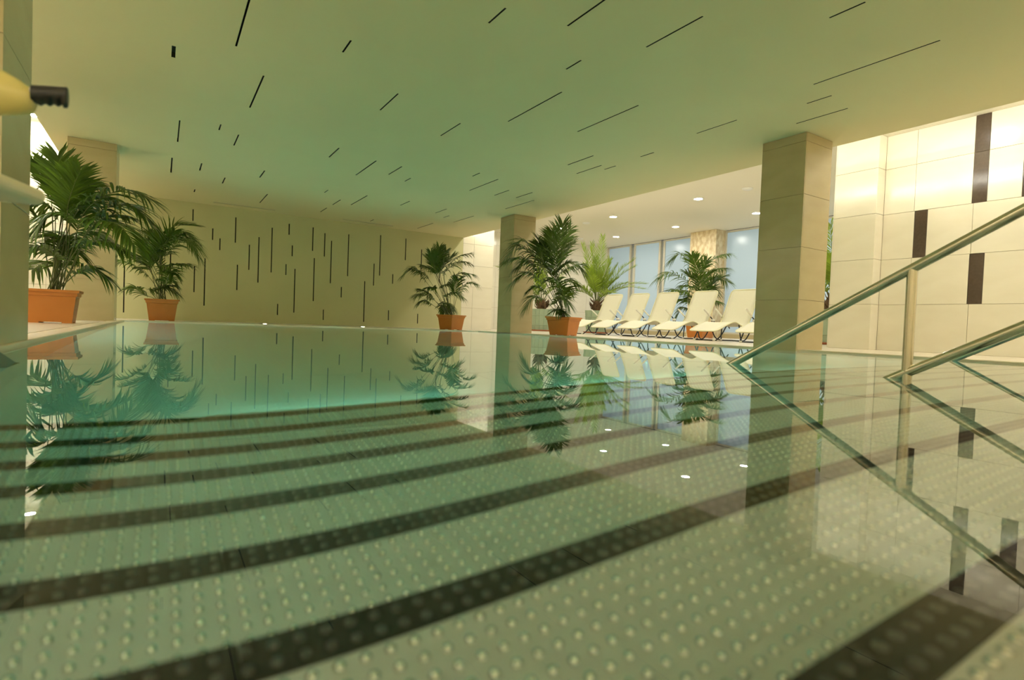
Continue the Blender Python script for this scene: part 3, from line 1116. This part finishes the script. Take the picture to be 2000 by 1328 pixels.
def make_lounger():
    t = link('sun_lounger', None)
    W = 0.345
    pr = smooth_prof(LPROF)
    n = len(pr)
    L = [0]
    for i in range(1, n):
        L.append(L[-1] + math.hypot(pr[i][0] - pr[i - 1][0], pr[i][1] - pr[i - 1][1]))
    tot = L[-1]

    def halfw(i):
        d = min(L[i], tot - L[i])
        r = 0.085
        if d < r:
            return W - r + math.sqrt(max(r * r - (r - d) ** 2, 0))
        return W
    NY = 7
    vs, F = [], []
    for side in (0, 1):
        for i in range(n):
            j = min(i + 1, n - 1)
            k0 = max(i - 1, 0)
            tx, tz = pr[j][0] - pr[k0][0], pr[j][1] - pr[k0][1]
            ll = math.hypot(tx, tz)
            nx, nz = -tz / ll, tx / ll
            hw = halfw(i)
            for k in range(NY):
                s = -1 + 2 * k / (NY - 1)
                sag = -0.012 * (1 - s * s)
                o = (0.0 if side == 0 else -0.012) + sag
                vs.append((pr[i][0] + nx * o, hw * s, pr[i][1] + nz * o))
    off = n * NY
    for i in range(n - 1):
        for k in range(NY - 1):
            a = i * NY + k
            F.append((a, a + NY, a + NY + 1, a + 1))
            F.append((off + a + 1, off + a + NY + 1, off + a + NY, off + a))
        for k in (0, NY - 1):
            a = i * NY + k
            q = (a, off + a, off + a + NY, a + NY)
            F.append(q if k == 0 else tuple(reversed(q)))
    for i in (0, n - 1):
        for k in range(NY - 1):
            a = i * NY + k
            q = (a, a + 1, off + a + 1, off + a)
            F.append(q if i == 0 else tuple(reversed(q)))
    m = MB()
    m.add(vs, F, True)
    m.build('sling', 'sling', t)
    fr = MB()
    loop = [(pr[i][0], -halfw(i), pr[i][1] - 0.006) for i in range(n)] + [(pr[i][0], halfw(i), pr[i][1] - 0.006) for i in range(n - 1, -1, -1)]
    loop.append(loop[0])
    fr.tube(loop, 0.0125, n=6, caps=False)
    fr.build('side_rail', 'sling_edge', t)

    def bezier(pts, k=6):
        out = []
        P3 = [Vector(p) for p in pts]
        for i in range(len(P3) - 1):
            p0, p1, p2, p3 = P3[max(i - 1, 0)], P3[i], P3[i + 1], P3[min(i + 2, len(P3) - 1)]
            for q in range(k):
                s = q / k
                out.append(0.5 * (2 * p1 + (p2 - p0) * s + (2 * p0 - 5 * p1 + 4 * p2 - p3) * s * s + (3 * p1 - p0 - 3 * p2 + p3) * s ** 3))
        out.append(P3[-1])
        return out
    # front U frame: floor bar across, arms up to the rail
    wi, wo = 0.24, 0.335
    u = MB()
    u.tube(bezier([(0.34, -wo, 0.335), (0.22, -0.31, 0.14), (0.11, -0.28, 0.03), (0.08, -wi, 0.016), (0.08, 0, 0.016), (0.08, wi, 0.016),
                   (0.11, 0.28, 0.03), (0.22, 0.31, 0.14), (0.34, wo, 0.335)]), 0.013, n=8)
    u.build('front_leg', 'tube', t)
    u = MB()
    u.tube(bezier([(1.22, -wo - 0.03, 0.46), (1.12, -wo - 0.02, 0.24), (1.04, -0.30, 0.05), (0.97, -wi, 0.016), (0.97, 0, 0.016), (0.97, wi, 0.016),
                   (1.04, 0.30, 0.05), (1.12, wo + 0.02, 0.24), (1.22, wo + 0.03, 0.46)]), 0.013, n=8)
    u.build('rear_leg', 'tube', t)
    for s in (-1, 1):
        u = MB()
        u.tube(bezier([(0.74, wo * s, 0.355), (0.78, wo * s, 0.20), (0.86, 0.31 * s, 0.06), (0.97, 0.27 * s, 0.018)]), 0.013, n=8)
        u.build('brace', 'tube', t)
        y = (wo + 0.035) * s
        a = MB()
        a.tube([(1.42, y, 0.28), (1.22, y, 0.46), (1.12, y, 0.54)], 0.013, n=8)
        ar = a.build('armrest', 'tube', t)
        gp = MB()
        gp.tube([(1.13, y, 0.533), (1.11, y, 0.548), (0.92, y, 0.68), (0.90, y, 0.693)], [0.012, 0.019, 0.019, 0.012], n=10)
        gp.build('grip', 'white_plastic', ar)
        jb = MB()
        jb.bevel_box((1.17, y - 0.022, 0.43), (1.27, y + 0.022, 0.48), 0.008)
        jb.build('joint', 'white_plastic', t)
        for x in (0.08, 0.97):
            c = MB()
            c.tube([(x, (wi - 0.03) * s, 0.0165), (x, (wi + 0.03) * s, 0.0165)], 0.0165, n=8)
            c.build('foot_cap', 'white_plastic', t)
    return t


LY = [(11.80, 'cream mesh sun lounger next to the green slatted planter, last of the row'),
      (10.82, 'cream mesh sun lounger, second from the end by the green planter'),
      (9.82, 'cream mesh sun lounger in the middle of the row before the frosted windows'),
      (8.70, 'cream mesh sun lounger in front of the terracotta potted palm by the travertine pillar'),
      (7.62, 'cream mesh sun lounger nearest the tall column, in front of the pillar window'),
      (6.52, 'cream mesh sun lounger mostly hidden behind the tall column')]
lp = make_lounger()
for i, (y, lab) in enumerate(LY):
    o = lp if i == 0 else copy_tree(lp)
    o.location = (9.42, y - 0.03, DK)
    o.rotation_euler.z = math.radians((0.6, -0.8, 0.3, -0.5, 0.9, 0)[i])
    tag(o, lab, 'lounger', 'row of sun loungers')

# ------------------------------------------------------------------ plants


def catmull(P, k):
    out = []
    for i in range(len(P) - 1):
        p0, p1, p2, p3 = P[max(i - 1, 0)], P[i], P[i + 1], P[min(i + 2, len(P) - 1)]
        for q in range(k):
            s = q / k
            out.append(0.5 * (2 * p1 + (p2 - p0) * s + (2 * p0 - 5 * p1 + 4 * p2 - p3) * s * s + (3 * p1 - p0 - 3 * p2 + p3) * s ** 3))
    out.append(P[-1])
    return out


def frond(rn, base, leaf0, mid, tip, nleaf=20, llen=0.30, lw=0.017, droop=0.5, stem_r=0.007, stiff=False):
    """one palm leaf: petiole from base to leaf0, blade leaf0-mid-tip with leaflets both sides"""
    mb_s, mb_l = MB(), MB()
    axis = catmull([base, base.lerp(leaf0, 0.55) + Vector((rn.uniform(-.02, .02), rn.uniform(-.02, .02), 0.02)), leaf0, mid, tip], 7)
    n = len(axis)
    mb_s.tube(axis, [stem_r * (1 - 0.75 * (i / (n - 1))) for i in range(n)], n=5, caps=False)
    i0 = int(n * 0.46)
    blade = axis[i0:]
    seg = len(blade) - 1
    D = tip - leaf0
    S = D.cross(Vector((0, 0, 1)))
    if S.length < 0.45 * D.length:
        a = rn.uniform(-0.5, 0.5)
        S = Vector((math.cos(a) * 0.845, -math.cos(a) * 0.535 + math.sin(a), 0)) * (1 if S.x >= 0 else -1) + S / max(D.length, 1e-6)
    S.normalize()
    upright = D.z > 0.68 * D.length
    for k in range(nleaf):
        s = (k + 0.5) / nleaf
        x = s * seg
        i = min(int(x), seg - 1)
        p = blade[i].lerp(blade[i + 1], x - i)
        t = (blade[i + 1] - blade[i]).normalized()
        side = S - t * S.dot(t)
        side.normalize()
        nrm = side.cross(t).normalized()
        if nrm.z < 0 and abs(t.z) < 0.8:
            nrm = -nrm
        prof = min(1.0, 0.6 + 1.6 * s) * (1.0 - 0.5 * max(0, s - 0.35) / 0.65)
        for sg in (-1, 1):
            ln = llen * prof * rn.uniform(0.85, 1.12)
            ang = ((0.88 if upright else 1.12) - (0.45 if upright else 0.62) * s) + rn.uniform(-0.12, 0.12)
            d = (t * math.cos(ang) + side * sg * math.sin(ang)) + nrm * rn.uniform(0.08, 0.32 if not stiff else 0.5)
            d.normalize()
            wv = d.cross(nrm)
            wv.normalize()
            pts = []
            dr = droop * rn.uniform(0.6, 1.3) * (0.35 if upright else 1.0)
            m_ = 4
            for q in range(m_ + 1):
                f = q / m_
                pts.append(p + d * ln * f + Vector((0, 0, -1)) * ln * dr * f * f)
            ws = [0.35, 1.0, 0.95, 0.6, 0.04]
            vs, F = [], []
            for q in range(m_ + 1):
                hw = lw * ws[q] * (0.75 + 0.5 * prof)
                fold = nrm * (hw * 0.35)
                vs += [pts[q] - wv * hw + fold, pts[q] - fold * 0.3, pts[q] + wv * hw + fold]
            for q in range(m_):
                a = q * 3
                F += [(a, a + 1, a + 4, a + 3), (a + 1, a + 2, a + 5, a + 4)]
            mb_l.add(vs, F, True)
    return mb_s, mb_l


def make_pot(parent, w0, w1, d0, d1, h, m='terracotta'):
    """square plastic pot: outer walls with a stepped rim, hollow, feet"""
    p = MB()

    def ring(a, b_, z):
        return [(-a, -b_, z), (a, -b_, z), (a, b_, z), (-a, b_, z)]
    wr, dr = w1 * 1.0, d1 * 1.0
    hr = h * 0.80

    def lin(f):
        return w0 + (w1 - w0) * f, d0 + (d1 - d0) * f
    lv = [(*lin(0), 0.012), (*lin(0.8), hr), (lin(0.8)[0] + 0.012, lin(0.8)[1] + 0.012, hr + 0.006), (w1 + 0.006, d1 + 0.006, h - 0.03),
          (w1 + 0.022, d1 + 0.022, h - 0.028), (w1 + 0.024, d1 + 0.024, h), (w1 - 0.012, d1 - 0.012, h), (lin(0.8)[0] - 0.02, lin(0.8)[1] - 0.02, h - 0.07)]
    vs, F = [], []
    for (a, b_, z) in lv:
        vs += ring(a, b_, z)
    for i in range(len(lv) - 1):
        for k in range(4):
            k2 = (k + 1) % 4
            F.append((i * 4 + k, i * 4 + k2, i * 4 + 4 + k2, i * 4 + 4 + k))
    F.append((3, 2, 1, 0))
    p.add(vs, F)
    for sx in (-1, 1):
        for sy in (-1, 1):
            cx, cy = sx * (w0 - 0.045), sy * (d0 - 0.045)
            p.box((cx - 0.045, cy - 0.045, 0), (cx + 0.045, cy + 0.045, 0.013))
    p.build('pot', m, parent)
    s = MB()
    a, b_ = lin(0.8)[0] - 0.015, lin(0.8)[1] - 0.015
    s.add(ring(a, b_, h - 0.06), [(0, 1, 2, 3)])
    s.build('soil', 'soil', parent)


def plant_points(loc, spec, sc_, ox, oy, rn, spread):
    """pixel marks of leaf base, middle and tip -> 3D at the plant's own distance, tips fanned in depth"""
    fh = np.array([-math.sin(YAW), math.cos(YAW), 0])
    d0 = (np.array([loc[0], loc[1], 0]) - CAM) @ fh

    def to3(px, dz):
        u, v = ox + px[0] / sc_, oy + px[1] / sc_
        d = ray(u, v)
        return Vector(CAM + d * ((d0 + dz) / (d @ fh))) - Vector(loc)
    out = []
    for e in spec:
        l0, tp = e[0], e[1]
        md = e[2] if len(e) > 2 and e[2] else None
        dz = rn.uniform(-1, 1) * spread
        L0, T = to3(l0, dz * 0.35), to3(tp, dz)
        if md:
            Mi = to3(md, dz * 0.7)
        else:
            Mi = L0.lerp(T, 0.5) + Vector((0, 0, 0.10 * (T - L0).length))
        out.append((L0, Mi, T))
    return out


def palm(name, label, loc, rz, spec, sc_, ox, oy, potdim, seed, spread=0.35, filler=6, hpot=0.35, llen=0.43, group='potted kentia palms', lw=0.0115, droop=0.6, nleaf=24, fill_h=(0.5, 1.4)):
    rn = random.Random(seed)
    t = thing(name, label, 'potted palm', loc, group=group)
    ph = link('pot_group_tmp', None)
    bpy.data.objects.remove(ph)
    potp = potdim
    make_pot(t, *potp, hpot)
    for ch in t.children:
        ch.rotation_euler.z = rz
    pts = plant_points(loc, spec, sc_, ox, oy, rn, spread)
    for k in range(filler):
        a = rn.uniform(0, 2 * math.pi)
        h = rn.uniform(*fill_h)
        r0, r1 = rn.uniform(0.05, 0.18), rn.uniform(0.3, 0.6)
        d = Vector((math.cos(a), math.sin(a), 0))
        L0 = Vector((0, 0, hpot + h * 0.55)) + d * r0
        T = Vector((0, 0, hpot + h * 0.85)) + d * r1
        pts.append((L0, L0.lerp(T, 0.55) + Vector((0, 0, 0.12)), T))
    for (L0, Mi, T) in pts:
        base = Vector((rn.uniform(-1, 1) * potp[0] * 0.42, rn.uniform(-1, 1) * potp[2] * 0.42, hpot - 0.07))
        ln = (T - L0).length
        s_, l_ = frond(rn, base, L0, Mi, T, nleaf=nleaf, llen=llen * min(1.15, 0.55 + 0.75 * ln), lw=lw, droop=droop)
        f = s_.build('frond', 'stem', t)
        l_.build('leaflets', 'leaf', f)
    return t


# large trough by the left column
palm('potted_palm', 'large bushy kentia palm in a wide terracotta trough in front of the column', (-1.0, 7.85, DK), 0.0,
     [((300, 330), (262, 55)), ((210, 330), (88, 85), (130, 170)), ((330, 320), (510, 235), (420, 240)), ((460, 430), (880, 350), (700, 292)),
      ((470, 590), (745, 480), (600, 480)), ((560, 440), (885, 500), (760, 400)), ((520, 520), (795, 670), (690, 540)), ((430, 690), (740, 720), (580, 650)),
      ((390, 880), (590, 900), (490, 840)), ((280, 830), (85, 850), (170, 800)), ((250, 770), (80, 700), (150, 690)), ((240, 480), (85, 400), (160, 390)),
      ((330, 420), (420, 160)), ((300, 400), (180, 190)), ((380, 470), (600, 340), (500, 350)), ((330, 500), (120, 560), (200, 470)), ((400, 560), (340, 300)),
      ((360, 640), (580, 620), (480, 590)), ((300, 640), (180, 620)), ((350, 480), (470, 260))],
     3.588, 40, 290, (0.185, 0.225, 0.15, 0.185), 11, spread=0.4, filler=3, hpot=0.36, llen=0.45, lw=0.0125)
palm('potted_palm', 'dark kentia palm in a terracotta pot at the far pool edge beside the shaded column', (0.02, 12.25, DK), 0.0,
     [((540, 470), (900, 120), (660, 150)), ((570, 420), (955, 455), (790, 215)), ((530, 400), (420, 200)), ((400, 480), (210, 190), (300, 290)),
      ((390, 680), (45, 500), (220, 560)), ((400, 600), (150, 440)), ((560, 640), (855, 555), (680, 560)), ((500, 740), (690, 760), (620, 710)),
      ((430, 860), (700, 870), (580, 820)), ((350, 900), (185, 830), (270, 820)), ((480, 860), (670, 795)), ((560, 400), (900, 260), (760, 200)),
      ((540, 420), (700, 190)), ((420, 600), (370, 300)), ((440, 560), (540, 230)), ((560, 480), (860, 330), (720, 280)), ((600, 440), (930, 360), (800, 270))],
     5.772, 220, 420, (0.20, 0.25, 0.20, 0.25), 12, filler=2, hpot=0.40, fill_h=(0.5, 1.1))
palm('potted_palm', 'dark kentia palm in a terracotta pot where the slotted wall ends', (5.98, 12.25, DK), 0.38,
     [((490, 420), (545, 95)), ((480, 400), (370, 230)), ((470, 430), (320, 340)), ((610, 450), (955, 180), (780, 240)), ((620, 440), (930, 300), (800, 300)),
      ((340, 530), (60, 465), (200, 375)), ((380, 500), (180, 390)), ((700, 570), (990, 462), (830, 450)), ((460, 800), (225, 750), (340, 730)), ((440, 770), (275, 665)),
      ((440, 870), (275, 850), (360, 820)), ((640, 760), (840, 765), (750, 710)), ((570, 860), (720, 925), (660, 860)), ((590, 640), (690, 590)), ((590, 880), (620, 960)),
      ((520, 420), (640, 140)), ((500, 440), (430, 170)), ((560, 450), (740, 210)), ((480, 660), (400, 640))],
     6.987, 780, 470, (0.19, 0.235, 0.19, 0.235), 13, filler=2, hpot=0.36, fill_h=(0.5, 1.0))
palm('potted_palm', 'tall arching kentia palm in a square terracotta pot between column and loungers', (6.88, 8.95, DK), 0.42,
     [((590, 520), (660, 40)), ((580, 480), (745, 95)), ((540, 460), (380, 200)), ((430, 490), (80, 375), (230, 220)), ((400, 570), (85, 430), (220, 420)),
      ((400, 650), (130, 665), (270, 570)), ((450, 480), (400, 255)), ((600, 560), (870, 545), (760, 460)), ((620, 600), (860, 480)), ((640, 690), (800, 690), (720, 650)),
      ((470, 790), (320, 745), (390, 720)), ((440, 850), (270, 935), (350, 830)), ((590, 890), (712, 905), (650, 830)), ((590, 970), (640, 990)), ((570, 460), (540, 130)),
      ((600, 500), (770, 260)), ((430, 500), (160, 260)), ((540, 600), (470, 480)), ((580, 620), (690, 480)), ((420, 560), (180, 500), (280, 440))],
     5.532, 980, 430, (0.20, 0.255, 0.20, 0.255), 14, filler=2, hpot=0.37, llen=0.50, lw=0.0125, fill_h=(0.5, 1.0))
palm('potted_palm', 'kentia palm in a terracotta pot between the loungers and the travertine pillar', (14.0, 11.35, DK), 0.2,
     [((1310, 480), (1120, 310), (1200, 275)), ((1340, 440), (1290, 280)), ((1400, 430), (1625, 270), (1510, 300)), ((1270, 540), (990, 490), (1090, 440)),
      ((1430, 520), (1610, 520), (1520, 480)), ((1290, 700), (1100, 600), (1180, 610)), ((1300, 630), (1140, 620)), ((1270, 790), (1165, 825), (1210, 770)),
      ((1420, 560), (1490, 620)), ((1400, 480), (1600, 400)), ((1360, 480), (1430, 330)), ((1340, 560), (1240, 440)), ((1440, 730), (1535, 716)), ((1300, 740), (1180, 690)),
      ((1330, 600), (1200, 560)), ((1390, 540), (1480, 440))],
     4.762, 1080, 440, (0.33, 0.40, 0.24, 0.30), 15, spread=0.5, filler=5, hpot=0.50, llen=0.56, lw=0.0145, fill_h=(0.8, 1.6))


def date_palm(label, loc, spec, sc_, ox, oy, seed, filler=8, flen=1.3, hp=0.78, r0=0.33, r1=0.40):
    rn = random.Random(seed)
    t = thing('potted_palm', label, 'potted palm', loc, group='date palms in green slatted planters')
    # octagonal slatted planter
    n = 16
    for k in range(n):
        a0_, a1_ = 2 * math.pi * k / n, 2 * math.pi * (k + 1) / n
        g = 0.012
        vs = []
        for (rr, z) in ((r0, 0.05), (r1, hp)):
            for dr in (0.0, -0.022):
                for a in (a0_ + g, a1_ - g):
                    vs.append(((rr + dr) * math.cos(a), (rr + dr) * math.sin(a), z))
        F = [(0, 1, 5, 4), (3, 2, 6, 7), (2, 0, 4, 6), (1, 3, 7, 5), (4, 5, 7, 6), (2, 3, 1, 0)]
        s = MB()
        s.add(vs, F)
        s.build('slat', 'planter_green', t)
    lin = MB()
    lin.lathe([(r0 - 0.022, 0.05), (r1 - 0.024, hp - 0.01)], n=24)
    lin.build('planter_liner', 'planter_green', t)
    for zz in (0.22, 0.56):
        rr = r0 + (r1 - r0) * zz / hp + 0.003
        h = MB()
        h.lathe([(rr, zz - 0.014), (rr + 0.006, zz - 0.014), (rr + 0.008, zz + 0.014), (rr, zz + 0.014)], n=24)
        h.build('hoop', 'planter_green', t)
    sa = MB()
    sa.lathe([(0.0, 0.0), (r0 + 0.08, 0.0), (r0 + 0.10, 0.05), (r0 + 0.085, 0.05), (r0 + 0.07, 0.02), (0.0, 0.02)], n=28)
    sa.build('saucer', 'planter_saucer', t)
    so = MB()
    so.disc((0, 0, hp - 0.05), r1 - 0.024, n=24)
    so.build('soil', 'soil', t)
    tr = MB()
    tr.lathe([(0.15, hp - 0.06), (0.17, hp + 0.06), (0.15, hp + 0.20), (0.09, hp + 0.33), (0.0, hp + 0.40)], n=14)
    for k in range(46):
        a, z = rn.uniform(0, 6.283), rn.uniform(0.0, 0.32)
        d = Vector((math.cos(a), math.sin(a), 0))
        p = Vector((0, 0, hp + z)) + d * (0.15 - 0.2 * max(0, z - 0.2))
        tr.tube([p, p + d * 0.07 + Vector((0, 0, 0.05)), p + d * 0.12 + Vector((0, 0, 0.13))], [0.02, 0.014, 0.004], n=4, caps=False)
    tr.build('trunk', 'trunk_fibre', t)
    pts = []
    for (L0, Mi, T) in plant_points(loc, spec, sc_, ox, oy, rn, 0.55):
        pts.append(T)
    for k in range(filler):
        a = rn.uniform(0, 6.283)
        e = rn.uniform(0.15, 1.25)
        pts.append(Vector((math.cos(a) * math.cos(e), math.sin(a) * math.cos(e), 0.25 + math.sin(e))) * flen * rn.uniform(0.7, 1.0) + Vector((0, 0, hp + 0.15)))
    crown = Vector((0, 0, hp + 0.28))
    for T in pts:
        d = T - crown
        base = crown + Vector((d.x, d.y, 0)).normalized() * 0.05
        L0 = crown + d * 0.28 + Vector((0, 0, 0.10 * d.length))
        Mi = crown + d * 0.66 + Vector((0, 0, 0.16 * d.length * (1 - 0.6 * max(0, d.normalized().z))))
        s_, l_ = frond(rn, base, L0, Mi, T, nleaf=32, llen=0.40, lw=0.0095, droop=0.15, stem_r=0.012, stiff=True)
        f = s_.build('frond', 'stem', t)
        l_.build('leaflets', 'leaf_date', f)
    return t


date_palm('bright green date palm in a green slatted planter beside the last sun lounger', (12.75, 14.75, DK),
          [((0, 0), p) for p in ((875, 275), (970, 262), (1092, 185), (1170, 430), (1425, 435), (1435, 505), (1545, 690), (1530, 745), (1315, 735), (830, 770), (700, 655),
                                 (905, 490), (810, 715), (920, 600), (1020, 420), (1240, 640))],
          5.532, 980, 430, 21, filler=9)
date_palm('date palm in a green slatted planter half hidden behind the column and potted palm', (11.45, 16.2, DK),
          [((0, 0), p) for p in ((1072, 470), (972, 522), (1035, 560), (1125, 520), (1050, 490), (1090, 560))],
          1.0, 0, 0, 22, filler=7)
date_palm('date palm in a green slatted planter glimpsed between the tall column and the pier', (12.75, 6.75, DK),
          [((0, 0), p) for p in ((1622, 438), (1600, 520), (1660, 530), (1580, 560), (1640, 500))],
          1.0, 0, 0, 23, filler=8, flen=1.1)
